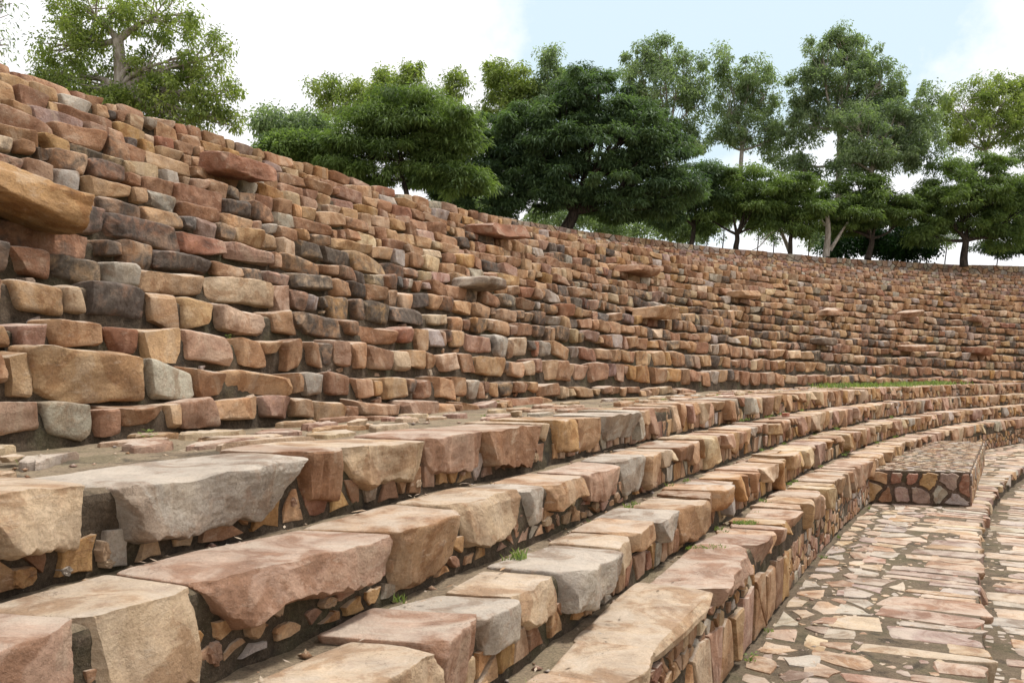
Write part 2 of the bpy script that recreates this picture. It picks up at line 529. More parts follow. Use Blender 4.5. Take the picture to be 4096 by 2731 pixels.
class Tier:
    """a tier of the seating: its mortar bed and stones; stones that show large are parts"""
    def __init__(s, name, base, label, cat, group=None, kind=None, part='stone'):
        s.root = empty(name, base, label, cat, group, kind); s.items = []; s.part = part; s.dt = []
    def add(s, mb, size=None, label=None, name=None):
        v = np.concatenate(mb.v)
        c = v.mean(0); d = max(c[1], .4)
        px, py = px_of(v)
        wpx = (min(px.max(), 1024) - max(px.min(), 0)) ; hpx = min(py.max(), 682) - max(py.min(), 0)
        a = wpx * hpx if wpx > 0 and hpx > 0 and c[1] > .3 else 0
        s.items.append((a, mb, label, name))
    def finish(s, cap=100, minpx=14, sharp=30):
        s.items.sort(key=lambda q: (q[2] is None and q[3] is None, -q[0]))
        rest = MB(); k = 0
        for a, mb, lab, nm in s.items:
            if (lab or nm or (k < cap and a > minpx)) :
                o = mb.build(nm or s.part, M['stone'], s.root, sharp)
                if lab: o['label'] = lab
                k += 1
            else: rest.join(mb)
        if rest.n:
            o = rest.build(s.part + 's', M['stone'], s.root, sharp)
            o['kind'] = 'stuff'
def lod_for(dist, size):
    px = size * F_PX / max(dist, .5)
    return 44 if px > 150 else 30 if px > 90 else 20 if px > 60 else 12 if px > 34 else 8 if px > 17 else 5
def sheet(fn, us, vs, amp=.02, seed=0):
    """bumpy mortar surface over a chart; fn(u, v, h)"""
    rs = np.random.default_rng(seed + 5)
    U, V = np.meshgrid(us, vs, indexing='ij')
    U, V = U.ravel(), V.ravel()
    P = fn(U, V, np.zeros_like(U))
    h = wob(P, rs, 7, amp) + wob(P, rs, 23, amp * .7)
    P = fn(U, V, h)
    nu, nv = len(us), len(vs)
    i = np.arange(nu - 1)[:, None] * nv + np.arange(nv - 1)[None]
    i = i.ravel()
    return P, np.stack([i, i + nv, i + nv + 1, i + 1], 1)
def a_samples(a0=.16, a1=1.42):
    """angle samples, denser near the camera"""
    out = [a0]
    while out[-1] < a1:
        p = E1.pt(out[-1], 0, 0); d = math.hypot(p[0], p[1])
        out.append(out[-1] + min(.0095 * max(d, 2) ** 1.05, .6) / 60)
    return np.array(out)
AS = a_samples()

# ------------------------------------------------------------------ ground sheet (one sheet, reaching the horizon)
def ground():
    aa = np.linspace(-pi, pi, 181)
    rr = [0, 20, 40, 48, 52.2, 54.0, 60.0, 60.8, 62.0, 67.0, 68.5, 78.5, 81.4, 84, 95, 130, 250, 600, 1400, 2400]
    zz = [-1.25, -1.25, -1.25, -1.25, -1.25, -1.5, -1.5, .6, 1.6, 5.6, 6.3, 9.0, 10.2, 10.3, 10.3, 10.3, 10.3, 10.3, 10.3, 10.3]
    A, R = np.meshgrid(aa, rr, indexing='ij'); Z = np.tile(zz, (len(aa), 1))
    P = np.stack([CX - R * np.cos(A), CY + R * np.sin(A), Z + 0 * A], -1).reshape(-1, 3)
    n = len(rr); i = (np.arange(len(aa) - 1)[:, None] * n + np.arange(n - 1)[None]).ravel()
    b = MB(); b.add(P, np.stack([i, i + n, i + n + 1, i + 1], 1))
    tag(b.build('ground', M['ground']), 'earth ground under and behind the stone seating', None, None, 'structure')
ground()

# ------------------------------------------------------------------ low benches with slab caps
def profile(E, aa, drop, depth, inset, sink, amp, seed, slope=0.0, step=.07):
    """mortar bed of a tier: riser, worn lip and tread in one bumpy sheet"""
    rs = np.random.default_rng(seed + 5)
    pr = [(inset - slope * v, -sink - .05 - v, -1, 0) for v in np.linspace(drop, 0, max(3, int(drop / step)))]
    pr += [(inset + .012, -sink - .018, -.7, .7), (inset + .045, -sink, 0, 1)]
    pr += [(inset + .045 + v, -sink, 0, 1) for v in np.linspace(0, depth, max(3, int(depth / step)))[1:]]
    pr = np.array(pr); m = len(pr)
    A = np.repeat(aa, m); n, w, dn, dw = [np.tile(c, len(aa)) for c in pr.T]
    P = E.pt(A, n, w)
    h = wob(P, rs, 7, amp) + wob(P, rs, 23, amp * .6) + wob(P, rs, 60, amp * .35, 9, True)
    P = E.pt(A, n + dn * h, w + dw * h * .35)
    i = (np.arange(len(aa) - 1)[:, None] * m + np.arange(m - 1)[None]).ravel()
    b = MB(); b.add(P, np.stack([i, i + m, i + m + 1, i + 1], 1))
    return b
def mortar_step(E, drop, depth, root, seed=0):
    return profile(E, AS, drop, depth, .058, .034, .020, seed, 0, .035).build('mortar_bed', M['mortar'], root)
BENCH_W = dict(tan=5, cream=3, ochre=1.2, pink=3, grey=.9, brown=1.0)
FACE_W = dict(tan=4, ochre=2.2, brown=2.5, pink=2, grey=1.4, red=.6, cream=1.5)
# explicit foreground stones: (x0, x1 in the photo, height of the stone, tint, protrusion)
NEAR = {
 0: [(-130, -18, .30, 'pink', .03), (-14, 108, .30, 'cream', .06), (113, 303, .33, 'grey', .07), (306, 338, .34, 'brown', .00), (344, 426, .36, 'cream', .05), (431, 478, .29, 'pink', .03),
     (481, 530, .33, 'brown', .05), (536, 551, .17, 'cream', 0), (553, 578, .34, 'ochre', .02), (580, 598, .36, 'tan', .01), (600, 634, .33, 'grey', .04)],
 1: [(-120, 84, .36, 'pink', .05), (88, 206, .40, 'cream', .03), (210, 378, .26, 'pink', .05), (390, 463, .40, 'tan', .04), (466, 524, .30, 'cream', .03), (527, 547, .30, 'grey', 0), (549, 583, .20, 'tan', .05),
     (585, 621, .22, 'pink', .03), (623, 643, .31, 'grey', .02), (645, 661, .33, 'tan', .01)],
 2: [(40, 180, .3, 'pink', .03), (186, 272, .3, 'grey', .03), (284, 426, .22, 'cream', .07), (432, 476, .22, 'pink', .02), (481, 519, .28, 'grey', .02), (522, 556, .24, 'cream', 0), (566, 612, .29, 'grey', .05), (615, 628, .22, 'cream', .01), (633, 655, .16, 'tan', .02), (658, 682, .2, 'grey', .02)],
 3: [(300, 420, .25, 'pink', .02), (425, 500, .2, 'tan', .02), (508, 622, .2, 'tan', .05), (626, 652, .15, 'cream', .02), (657, 711, .10, 'cream', .02), (714, 758, .13, 'pink', .02)],
}
def facing(T, E, s_lo, s_hi, du, dv, arange, wts, h=.02, gap=.03, stain=0, prot=0):
    """small stones set in the mortar of a riser"""
    a0, a1 = arange
    Rm = float(E.rad((a0 + a1) / 2))
    fn = lambda u, v, hh: E.pt(u / Rm, -prot - np.asarray(hh) + .055, v)
    for poly in voronoi(a0 * Rm, a1 * Rm, -s_hi, -s_lo, du, dv, gap, .46):
        c = np.mean(poly, 0)
        if not visible(E.pt(c[0] / Rm, 0, c[1])): continue
        if random.random() < .08: continue
        cc = np.array(poly); k = random.uniform(.78, 1.08); cc = c + (cc - c) * k
        T.add(slab(fn, cc[::-1], random.uniform(.5, 1.4) * h, pick(wts), stain + random.uniform(-.1, .25), 0, .04, .045, .3, 0 if E.pt(c[0] / Rm, 0, 0)[1] > 25 else 1))
def bench(idx, E, riser, capdepth, label, tread):
    p0 = E.pt(.36, 0, -riser)
    T = Tier('stone_bench', tuple(p0), label, 'stone bench', 'curved stone benches below the terrace')
    mortar_step(E, riser, tread + .12, T.root, seed=idx * 7)
    a_end = 1.30
    spans = []
    last = None
    for x0, x1, hgt, tn, pr in NEAR[idx]:
        aa, bb = a_at(E, x0), a_at(E, x1)
        spans.append((aa, bb, hgt, tn, pr)); last = bb
    for i in range(len(spans) - 1):
        gap = (spans[i + 1][0] - spans[i][1]) * E.R
        if gap > .03: spans[i] = (spans[i][0], spans[i + 1][0] - .028 / E.R) + spans[i][2:]
    a = last + .0004
    while a < a_end:
        d = math.hypot(*E.pt(a, 0, 0)[:2])
        wd = random.uniform(.18, .5) if random.random() < .65 else random.uniform(.45, .85)
        hgt = random.choice((.14, .20, .26, .32, .36, .39)) * random.uniform(.85, 1.05)
        spans.append((a, a + wd / E.R, min(hgt, riser * .9), None, random.uniform(-.04, .07)))
        a += (wd + random.uniform(.008, .035)) / E.R
    for aa, bb, hgt, tn, pr in spans:
        p = E.pt((aa + bb) / 2, 0, 0)
        if not visible(p, 500): continue
        d = math.hypot(p[0], p[1]); wd = (bb - aa) * E.R
        dep = random.uniform(.86, 1.03) * capdepth if random.random() < .75 else random.uniform(.5, .8) * capdepth
        if wd > .5: dep = capdepth * random.uniform(.8, 1)
        tint = tuple(np.array(TINT[tn]) * random.uniform(.95, 1.08)) if tn else pick(BENCH_W)
        T.add(block(E, aa, bb, -pr, dep, -hgt, random.uniform(-.02, .018), tint, random.uniform(-.15, .12) , lod_for(d, max(wd, .3)),
                    rounded=random.uniform(.0, .12), taper=.20 if tn else .14, jag=.12 if tn else .17, flat=.88, facets=8, tilt=random.uniform(-.02, .02)))
        # a second, flatter paving stone behind short caps
        if dep < capdepth * .75 and random.random() < .8:
            T.add(block(E, aa, bb, dep + .02, capdepth, -.09, random.uniform(-.02, 0), pick(BENCH_W), 0, lod_for(d, wd), rounded=.4, jag=.14, flat=.9, facets=4))
    # small stones below the caps
    facing(T, E, .02 + riser * .40, riser - .01, .24, .17, (last, 1.30), FACE_W, .014, .035)
    return T, spans
def near_chips(T, E, lst):
    for x, w, sx, sz, tn in lst:
        a = a_at(E, x, w); u0 = a * 58
        fn = lambda u, v, hh: E.pt(u / 58, -np.asarray(hh) + .055, v)
        n = random.randint(5, 7); ph = random.random() * 6
        poly = [(u0 + sx / 2 * cos(ph + i * 6.283 / n) * random.uniform(.7, 1.15), w + sz / 2 * sin(ph + i * 6.283 / n) * random.uniform(.7, 1.15)) for i in range(n)]
        T.add(slab(fn, poly, .03, tuple(TINT[tn]), -.1, 1, .05, .03, .5, 1))
T0, sp0 = bench(0, E0, .42, .80, 'topmost curved stone bench, its big slabs edging the wide sandy terrace', 2.6)
T1, sp1 = bench(1, E1, .42, .60, 'second curved stone bench down, directly under the one that edges the terrace', .62)
T2, sp2 = bench(2, E2, .42, .60, 'third curved stone bench down, between the second bench and the lowest one', .62)
T3, sp3 = bench(3, E3, .91, .62, 'lowest and tallest curved stone bench, rising straight from the paved floor', .62)
facing(T0, E0, .22, .41, .20, .13, (a_at(E0, -60), sp0[len(NEAR[0]) - 1][1]), FACE_W, .016, .05)
facing(T1, E1, .20, .41, .18, .13, (a_at(E1, -60), sp1[len(NEAR[1]) - 1][1]), FACE_W, .016, .05)
near_chips(T0, E0, [(30, -.36, .12, .10, 'ochre'), (75, -.37, .06, .05, 'grey'), (112, -.32, .06, .14, 'tan'), (116, -.38, .06, .05, 'cream'), (255, -.31, .045, .07, 'pink'), (298, -.29, .05, .06, 'pink'),
                    (422, -.34, .09, .07, 'cream'), (467, -.35, .06, .04, 'pink'), (540, -.35, .12, .10, 'cream')])
near_chips(T1, E1, [(222, -.33, .09, .13, 'pink'), (262, -.28, .12, .15, 'tan'), (250, -.22, .11, .08, 'pink'), (335, -.30, .12, .07, 'tan'), (512, -.3, .11, .07, 'cream'), (552, -.32, .14, .10, 'cream'), (578, -.30, .06, .10, 'tan'), (600, -.33, .12, .08, 'cream')])
facing(T2, E2, .20, .41, .17, .14, (a_at(E2, 290), sp2[len(NEAR[2]) - 1][1]), FACE_W, .025, .03)
facing(T3, E3, .14, .38, .16, .13, (a_at(E3, 520), sp3[len(NEAR[3]) - 1][1]), FACE_W, .022, .03)
# tall upright slabs against the foot of the lowest bench
facing(T3, E3, .36, .90, .40, .54, (a_at(E3, 430), a_at(E3, 790)), dict(tan=4, ochre=2, pink=3, brown=2, cream=1), .035, .035, prot=.02)
# the wide terrace: loose flags in sand behind the slabs
fnT = lambda u, v, h: E0.pt(u / 58, v, h - .02)
aT0, aT1 = .22, 1.30
for poly in voronoi(aT0 * 58, aT1 * 58, .85, 2.2, .62, .34, .09, .46):
    c = np.mean(poly, 0)
    if random.random() < .38 or not visible(E0.pt(c[0] / 58, c[1], 0), 300): continue
    cc = c + (np.array(poly) - c) * random.uniform(.6, .98)
    T0.add(slab(fnT, cc, random.uniform(.015, .045), pick(dict(cream=3, tan=3, pink=3, grey=1)), -.2, 1, .03, .03, .4, 1))

# ------------------------------------------------------------------ upper rows of boulders
ORD = ['first', 'second', 'third', 'fourth', 'fifth', 'sixth', 'seventh', 'eighth', 'ninth', 'tenth', 'eleventh', 'twelfth', 'thirteenth', 'fourteenth', 'fifteenth', 'sixteenth']
# slabs that jut out of the wall of seats: (x, y, width px, row, tint, stain)
JUT = [(8, 214, 132, 'ochre', -.1), (230, 172, 66, 'red', 0), (495, 238, 56, 'red', 0), (474, 284, 56, 'dark', .35), (637, 277, 46, 'brown', .1), (654, 318, 46, 'tan', .05),
       (740, 301, 30, 'tan', 0), (828, 314, 32, 'brown', .1), (820, 342, 28, 'dark', .2), (909, 318, 20, 'brown', .1), (908, 348, 27, 'brown', .15), (975, 325, 20, 'pink', 0), (977, 351, 24, 'red', .1)]
UP_W = dict(tan=6, pink=2, brown=5.0, ochre=.9, cream=1.8, grey=.9, mauve=.4, red=.4)
jut_done = set()
def stainfield(p, k):
    """dark weathering gathers in a band of the middle rows"""
    x, z = p[0], p[2]
    q = .95 * math.exp(-((z - 4.2) / 1.3) ** 2) * (.66 + .34 * sin(p[1] * .33 + z)) + .13
    if k < 3: q *= .45
    return random.uniform(.32, .74) if random.random() < q else random.uniform(-.2, .16)
def row(k):
    E = ROWS[k]
    nxt = ROWS[k + 1] if k + 1 < len(ROWS) else None
    ph = float((E.top(.45) - (ROWS[k - 1].top(.45) if k else Z0)))
    tread = (nxt.R - E.R) if nxt else 2.6
    lab = ('crest row of rough boulders that tops the lower seating against the trees' if nxt is None else
           'partly sunken lowest row of boulders rising from the sandy terrace' if k == 0 else
           '%s row of stepped sandstone boulders counted up from the sandy terrace' % ORD[k])
    T = Tier('boulder_row', tuple(E.pt(.36, 0, -ph)), lab, 'stone seating row', 'stepped boulder rows above the terrace')
    drop = max(ph, .30) + .22
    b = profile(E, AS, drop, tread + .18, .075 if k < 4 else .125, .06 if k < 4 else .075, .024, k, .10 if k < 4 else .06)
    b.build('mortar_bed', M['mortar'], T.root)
    a = .20
    a_lim = 1.38
    while a < a_lim:
        p = E.pt(a, 0, 0); d = math.hypot(p[0], p[1])
        small = random.random() < .20
        wd = random.uniform(.13, .26) if small else random.choice((random.uniform(.28, .5), random.uniform(.34, .66), random.uniform(.55, 1.15 if d < 16 else .85)))
        
        if visible(p, 300):
            if k >= 3 or p[2] > Z0 + .03:
                prev = float(ROWS[k - 1].top(a)) if k else Z0
                lp = min(max(p[2] - max(prev, Z0), .22), .46)
                hh = lp * (random.uniform(.68, .90) if d < 11 else random.uniform(.60, .84))
                if small: hh *= random.uniform(.55, 1)
                st = stainfield(p, k)
                rd = random.uniform(.0, .35) + (.35 if st > .3 else 0)
                up = random.uniform(-.016, .014) if not small else random.uniform(-.05, 0)
                T.add(block(E, a, a + wd / E.R, random.uniform(-.05, .03), random.uniform(.30, .42), up - hh, up, pick(UP_W), st, lod_for(d, wd),
                            rounded=min(rd, .98), taper=random.choice((.04, .10, .24)), jag=.13, flat=.22, tilt=random.uniform(-.045, .045), facets=6, yaw=random.uniform(-.08, .08)))
                # chips packed beneath
                if d < 14 and random.random() < .30:
                    T.add(block(E, a + wd * .3 / E.R, a + (wd * .3 + random.uniform(.07, .16)) / E.R, .035, .17, -hh - random.uniform(.07, .10) + up, -hh + up - random.uniform(.015, .035), pick(dict(cream=2, pink=2, grey=2, tan=2)), 0, 8, .3, .2, .2, 0, .2))
        a += (wd + random.uniform(.004, .03 if random.random() < .8 else .08)) / E.R
    for j, (x, y, wpx, tn, st) in enumerate(JUT):
        if j in jut_done: continue
        aj = a_at(E, x)
        yy = px_of(E.pt(aj, 0, 0))[1]
        yn = px_of(ROWS[k + 1].pt(a_at(ROWS[k + 1], x), 0, 0))[1] if nxt else -1
        if yn < y - 4 <= yy or (nxt is None):
            jut_done.add(j)
            dd = E.pt(aj, 0, 0)[1]; wm = wpx * dd / F_PX * 1.05
            da = wm / E.R / 2
            T.add(block(E, aj - da, aj + da, -min(.55, wm * .6), .30, -.03, .0 + (min(.31, wm * .25) if j < 2 else min(.28, wm * .2)), tuple(TINT[tn]), st, lod_for(dd, wm), rounded=.05 if tn != 'dark' else .85, taper=.10, jag=.20, flat=.2, facets=6,
                        tilt=random.uniform(-.05, .14)), label='%s slab jutting out of the seating like a bracket' % {'ochre': 'biggest ochre', 'red': 'reddish', 'dark': 'blackened rounded', 'brown': 'rusty brown', 'tan': 'tan', 'pink': 'pinkish'}[tn], name='projecting_slab')
    T.finish(100, 14)
for k in range(len(ROWS)): row(k)

# ------------------------------------------------------------------ upper seating beyond the crest and the rim wall
UPPER = []
zc_c = CREST.zc
n2 = 6
for i in range(n2):
    UPPER.append(Edge(70.6 + i * 1.35, CREST.z + .52 + i * .40, False, (.15, .35)))
WALL = Edge(80.9, EYE + 8.38, False, (.35, 0))
def far_row(i):
    E = UPPER[i]
    T = Tier('upper_seating_row', tuple(E.pt(.8, 0, -.5)), '%s narrow row of the upper seating%s' % (['lowest', 'second', 'third', 'fourth', 'fifth', 'topmost'][i], ' just behind the crest of the lower seats' if i == 0 else ' right under the rim wall' if i == n2 - 1 else ', counted up from the crest of the lower seats'),
             'stone seating row', 'upper seating rows under the rim wall')
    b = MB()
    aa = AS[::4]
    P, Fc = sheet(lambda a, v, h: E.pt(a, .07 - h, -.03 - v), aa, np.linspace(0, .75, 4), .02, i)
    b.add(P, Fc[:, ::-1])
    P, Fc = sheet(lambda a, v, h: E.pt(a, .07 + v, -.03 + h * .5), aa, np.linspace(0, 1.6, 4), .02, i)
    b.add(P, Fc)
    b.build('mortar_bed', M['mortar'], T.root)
    for lo, hi in ((0, .22), (.22, .42)):
        a = .60
        while a < 1.46:
            wd = random.uniform(.22, .6)
            p = E.pt(a, 0, 0)
            if visible(p, 60, 200):
                T.add(block(E, a, a + wd / E.R, random.uniform(-.03, .03), .3, -hi + .01, -lo, pick(dict(tan=3, pink=3, brown=6, mauve=3, grey=1.5, cream=1, red=1)), random.uniform(-.1, .2), 5, rounded=.4, taper=.12, jag=.14, flat=.2, facets=4))
            a += (wd + .02) / E.R
    T.finish(100, 12)
for i in range(n2): far_row(i)
def rim_wall():
    E = WALL
    T = Tier('rim_wall', tuple(E.pt(.9, 0, -2)), 'rubble stone wall running along the top of the amphitheatre below the trees', 'stone wall')
    aa = AS[::3]
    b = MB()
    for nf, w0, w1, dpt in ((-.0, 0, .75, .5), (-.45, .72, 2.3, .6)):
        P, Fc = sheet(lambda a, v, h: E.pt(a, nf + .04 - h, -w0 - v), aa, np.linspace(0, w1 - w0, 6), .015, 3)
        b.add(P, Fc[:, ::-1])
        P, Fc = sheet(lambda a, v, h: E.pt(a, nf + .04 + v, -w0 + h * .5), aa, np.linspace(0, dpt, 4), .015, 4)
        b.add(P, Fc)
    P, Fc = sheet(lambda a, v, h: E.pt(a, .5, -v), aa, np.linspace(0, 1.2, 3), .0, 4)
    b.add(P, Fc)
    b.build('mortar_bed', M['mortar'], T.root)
    for nf, lo, hi, du, dv in ((.0, 0, .74, .46, .34), (-.45, .74, 2.2, .60, .34)):
        fn = lambda u, v, hh, nf=nf: E.pt(u / 80.9, nf + .03 - np.asarray(hh), v)
        for poly in voronoi(.72 * 80.9, 1.46 * 80.9, -hi, -lo, du, dv, .045, .44):
            c = np.mean(poly, 0)
            if not visible(E.pt(c[0] / 80.9, 0, 0), 50, 150): continue
            T.add(slab(fn, np.array(poly)[::-1], random.uniform(.03, .07), pick(dict(tan=2, pink=3, brown=3, mauve=2, cream=3, grey=6) if lo == 0 else dict(tan=2, pink=3, brown=6, red=2, mauve=3, grey=.7)), random.uniform(-.1, .2), 0, .03, .02, .5, 0))
    T.finish(100, 10)
rim_wall()

# ------------------------------------------------------------------ paved floor, its steps, and the platform
def paved(E, outer, name, label, dens, drop, extra=None):
    """outer = width toward the hill; edge E is the lower lip"""
    T = Tier(name, tuple(E.pt(.45, 0, 0)), label, None, None, 'structure', 'paving_stone')
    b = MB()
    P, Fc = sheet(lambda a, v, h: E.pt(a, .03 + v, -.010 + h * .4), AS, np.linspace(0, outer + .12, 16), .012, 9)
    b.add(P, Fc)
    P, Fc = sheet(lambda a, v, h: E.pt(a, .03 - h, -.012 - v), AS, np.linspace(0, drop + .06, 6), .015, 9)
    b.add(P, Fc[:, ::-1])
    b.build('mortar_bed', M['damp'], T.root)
    RR = E.R
    fn = lambda u, v, h: E.pt(u / RR, v, h - .014)
    a = .30
    lens = {}
    while a < 1.25:
        # long slabs laid across the lip
        wd = random.choice((random.uniform(.14, .3), random.uniform(.25, .55)))
        p = E.pt(a, 0, 0)
        if visible(p, 60):
            L = random.uniform(.28, 1.15) if outer > 1 else random.uniform(.45, .84)
            u0, u1 = a * RR, a * RR + wd
            T.add(block(E, u0 / RR, u1 / RR, random.uniform(-.015, .005), L, -random.uniform(.10, .24), random.uniform(-.004, .004), pick(dict(cream=4, tan=1.5, pink=3, grey=3, mauve=2.5)), -.15,
                        lod_for(math.hypot(*p[:2]), .4), rounded=.35, taper=.1, jag=.18, flat=.93, facets=6, yaw=0))
            lens[round(a * RR, 3)] = (u0, u1, L)
        a += (wd + random.uniform(.02, .07)) / RR
    spans = list(lens.values())
    for poly in voronoi(.40 * RR, .62 * RR, .25, outer - .03, .15, .12, .03, .46):       # little fragments pressed into the joints
        c = np.mean(poly, 0)
        if random.random() < .5 or not visible(E.pt(c[0] / RR, c[1], 0), 20, 20): continue
        T.add(slab(fn, c + (np.array(poly) - c) * random.uniform(.5, .9), .005, pick(dict(cream=3, tan=2, pink=2, grey=3, mauve=2)), -.2, 0, .02, .04, .3, 1))
    def free(c, m):
        return all(not (u0 - m < c[0] < u1 + m and c[1] < L + m) for u0, u1, L in spans)
    if outer > 1:
        for poly in voronoi(.30 * RR, 1.2 * RR, .45, 1.50, .42, .60, .05, .46) + voronoi(.30 * RR, 1.2 * RR, 1.38, outer - .02, .46, .36, .065, .44):
            c = np.mean(poly, 0)
            p = E.pt(c[0] / RR, c[1], 0)
            if not visible(p, 40): continue
            pl = np.array(poly)
            # shorten stones that would run into the slabs of the lip
            for u0, u1, L in spans:
                if u0 - .02 < c[0] < u1 + .02 or (pl[:, 0].max() > u0 and pl[:, 0].min() < u1):
                    pl[:, 1] = np.maximum(pl[:, 1], L + .04)
            if np.ptp(pl[:, 1]) < .10: continue
            c = pl.mean(0)
            cc = c + (pl - c) * (random.uniform(.78, .98) if c[1] < 1.4 else random.uniform(.66, .92))
            T.add(slab(fn, cc, random.uniform(.010, .018), pick(dict(cream=4, tan=1.5, pink=2.5, grey=4, mauve=1.5)), -.15, 0, .03, .03, .3, 1))
    T.finish(100, 14)
paved(EF, 2.031, 'paved_floor', 'walkway of flat sandstone flags set in mortar at the foot of the benches', 1, .36)
paved(EG, .86, 'lower_step', 'narrow paved step just below the walkway on the far right', 1, .38)
paved(EH, .86, 'bottom_step', 'lowest paved step at the right edge of the photo', 1, .5)

def platform():
    c = [np.array(q, float) for q in ((7.24, 17.45), (9.12, 16.95), (13.45, 24.3), (11.35, 25.2))]
    zt = .67
    T = Tier('stone_platform', ((c[0][0] + c[2][0]) / 2, (c[0][1] + c[2][1]) / 2, 0), 'rectangular rubble platform with a pebbled top standing on the paved walkway', 'platform', None, None, 'facing_stone')
    b = MB()
    def quad(p, q, r, s, nu, nv, seed):
        p, q, r, s = [np.array(x, float) for x in (p, q, r, s)]
        nrm = np.cross(q - p, s - p); nrm /= np.linalg.norm(nrm)
        return (lambda u, v, h: p + np.outer(u, q - p) + np.outer(v, s - p) + np.outer(u * v, p - q + r - s) + np.outer(np.zeros_like(u) + h, nrm)), np.linalg.norm(q - p), np.linalg.norm(s - p)
    def surf(p, q, r, s, du, dv, wts, h, gap, seed, stain=0):
        fn, L1, L2 = quad(p, q, r, s, 1, 1, 0)
        P, Fc = sheet(fn, np.linspace(0, 1, int(L1 / .08) + 2), np.linspace(0, 1, int(L2 / .08) + 2), .006, seed)
        b.add(P, Fc)
        f2 = lambda u, v, hh: fn(np.asarray(u) / L1, np.asarray(v) / L2, hh)
        for poly in voronoi(.02, L1 - .02, .02, L2 - .02, du, dv, gap, .40):
            cc = np.array(poly); m = cc.mean(0); cc = m + (cc - m) * random.uniform(.8, 1)
            T.add(slab(f2, cc, h * random.uniform(.7, 1.2), pick(wts), stain + random.uniform(-.1, .2), 1, .02, .03, .5, 1))
    F = lambda i, z: (c[i][0], c[i][1], z)
    surf(F(0, zt), F(1, zt), F(2, zt), F(3, zt), .27, .19, dict(cream=5, tan=1, pink=2, grey=3), .016, .085, 1, -.25)
    surf(F(0, 0), F(1, 0), F(1, zt), F(0, zt), .34, .27, dict(ochre=2, brown=6, red=2, tan=1, grey=.8, mauve=1), .045, .05, 2, .0)  # front: browner stone mix, part of its shade put into the tints
    surf(F(1, 0), F(2, 0), F(2, zt), F(1, zt), .26, .3, dict(tan=3, pink=3, grey=2, cream=1), .03, .05, 3)
    surf(F(2, 0), F(3, 0), F(3, zt), F(2, zt), .36, .30, dict(tan=3, pink=3, grey=2, cream=1), .03, .08, 4)
    surf(F(3, 0), F(0, 0), F(0, zt), F(3, zt), .5, .30, dict(tan=3, pink=3, grey=2, cream=1), .03, .08, 5)
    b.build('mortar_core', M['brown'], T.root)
    T.finish(100, 14)
platform()

# ------------------------------------------------------------------ trees
def tube(mb, pts, rads, sides=7):
    pts = np.array(pts, float); n = len(pts)
    tg = np.gradient(pts, axis=0); tg /= np.linalg.norm(tg, axis=1)[:, None] + 1e-9
    ref = np.array([.3, .9, .1]) if abs(tg[0][2]) > .8 else np.array([0, 0, 1.])
    vs = []
    for p, t, r in zip(pts, tg, rads):
        u = np.cross(t, ref); u /= np.linalg.norm(u) + 1e-9; v = np.cross(t, u)
        for k in range(sides):
            an = k * 2 * pi / sides
            vs.append(p + r * (u * cos(an) + v * sin(an)))
    fs = [(i * sides + k, i * sides + (k + 1) % sides, (i + 1) * sides + (k + 1) % sides, (i + 1) * sides + k) for i in range(n - 1) for k in range(sides)]
    mb.add(vs, np.array(fs))
def limb(mb, p, q, r0, r1, bendy=.12, n=7, sides=6):
    p, q = np.array(p, float), np.array(q, float); L = np.linalg.norm(q - p)
    o1, o2 = RNG.normal(size=3) * bendy * L, RNG.normal(size=3) * bendy * L * .6
    t = np.linspace(0, 1, n)[:, None]
    pts = p * (1 - t) + q * t + o1 * np.sin(pi * t) * .5 + o2 * np.sin(2 * pi * t) * .4
    tube(mb, pts, r0 + (r1 - r0) * t[:, 0] ** .8, sides)
    return pts
def leaves(mb, centres, radii, n_each, ln, wd, style, dens_shell=.5):
    for c, r in zip(centres, radii):
        n = int(n_each)
        d = RNG.normal(size=(n, 3)); d /= np.linalg.norm(d, axis=1)[:, None]
        rr = RNG.uniform(0, 1, n) ** dens_shell
        P = c + d * rr[:, None] * r
        if style == 'acacia':
            ax = d * (1, 1, .25) + RNG.normal(size=(n, 3)) * .45; ax[:, 2] -= .35
        elif style == 'euc':
            ax = RNG.normal(size=(n, 3)) * .7 + d * .5; ax[:, 2] -= .45
        else:
            ax = d + RNG.normal(size=(n, 3)) * .7
        ax /= np.linalg.norm(ax, axis=1)[:, None]
        sd = np.cross(ax, RNG.normal(size=(n, 3))); sd /= np.linalg.norm(sd, axis=1)[:, None] + 1e-9
        if style == 'acacia': sd[:, 2] *= .4
        L = ln * RNG.uniform(.6, 1.4, n)[:, None]; W = wd * RNG.uniform(.6, 1.4, n)[:, None]
        dr = np.array([0, 0, -1.]) * L * .25
        a, b_, c_, e = P, P + ax * L * .5 + sd * W, P + ax * L + dr, P + ax * L * .5 - sd * W
        V = np.stack([a, b_, c_, e], 1).reshape(-1, 3)
        i = np.arange(n)[:, None] * 4 + np.arange(4)[None]
        t = np.clip(RNG.normal(.5, .2, n) + RNG.normal(0, .22), 0, 1)
        mb.v.append(V.astype(np.float32)); mb.f.append(i.astype(np.int32) + mb.n)
        tt = np.ones((len(V), 4), np.float32); tt[:, :3] = np.repeat(t, 4)[:, None]
        mb.t.append(tt); mb.m.append(np.zeros((len(V), 4), np.float32)); mb.n += len(V)
def at(px, d, py):
    return np.array([(px - 512) / F_PX * d, d, EYE + (YH - py) / F_PX * d])
def mass(centre, half, n, rs, low=0):
    d = rs.normal(size=(n, 3)); d /= np.linalg.norm(d, axis=1)[:, None]
    r = rs.uniform(.35, 1, n) ** .5
    P = d * r[:, None]
    return centre + P * half
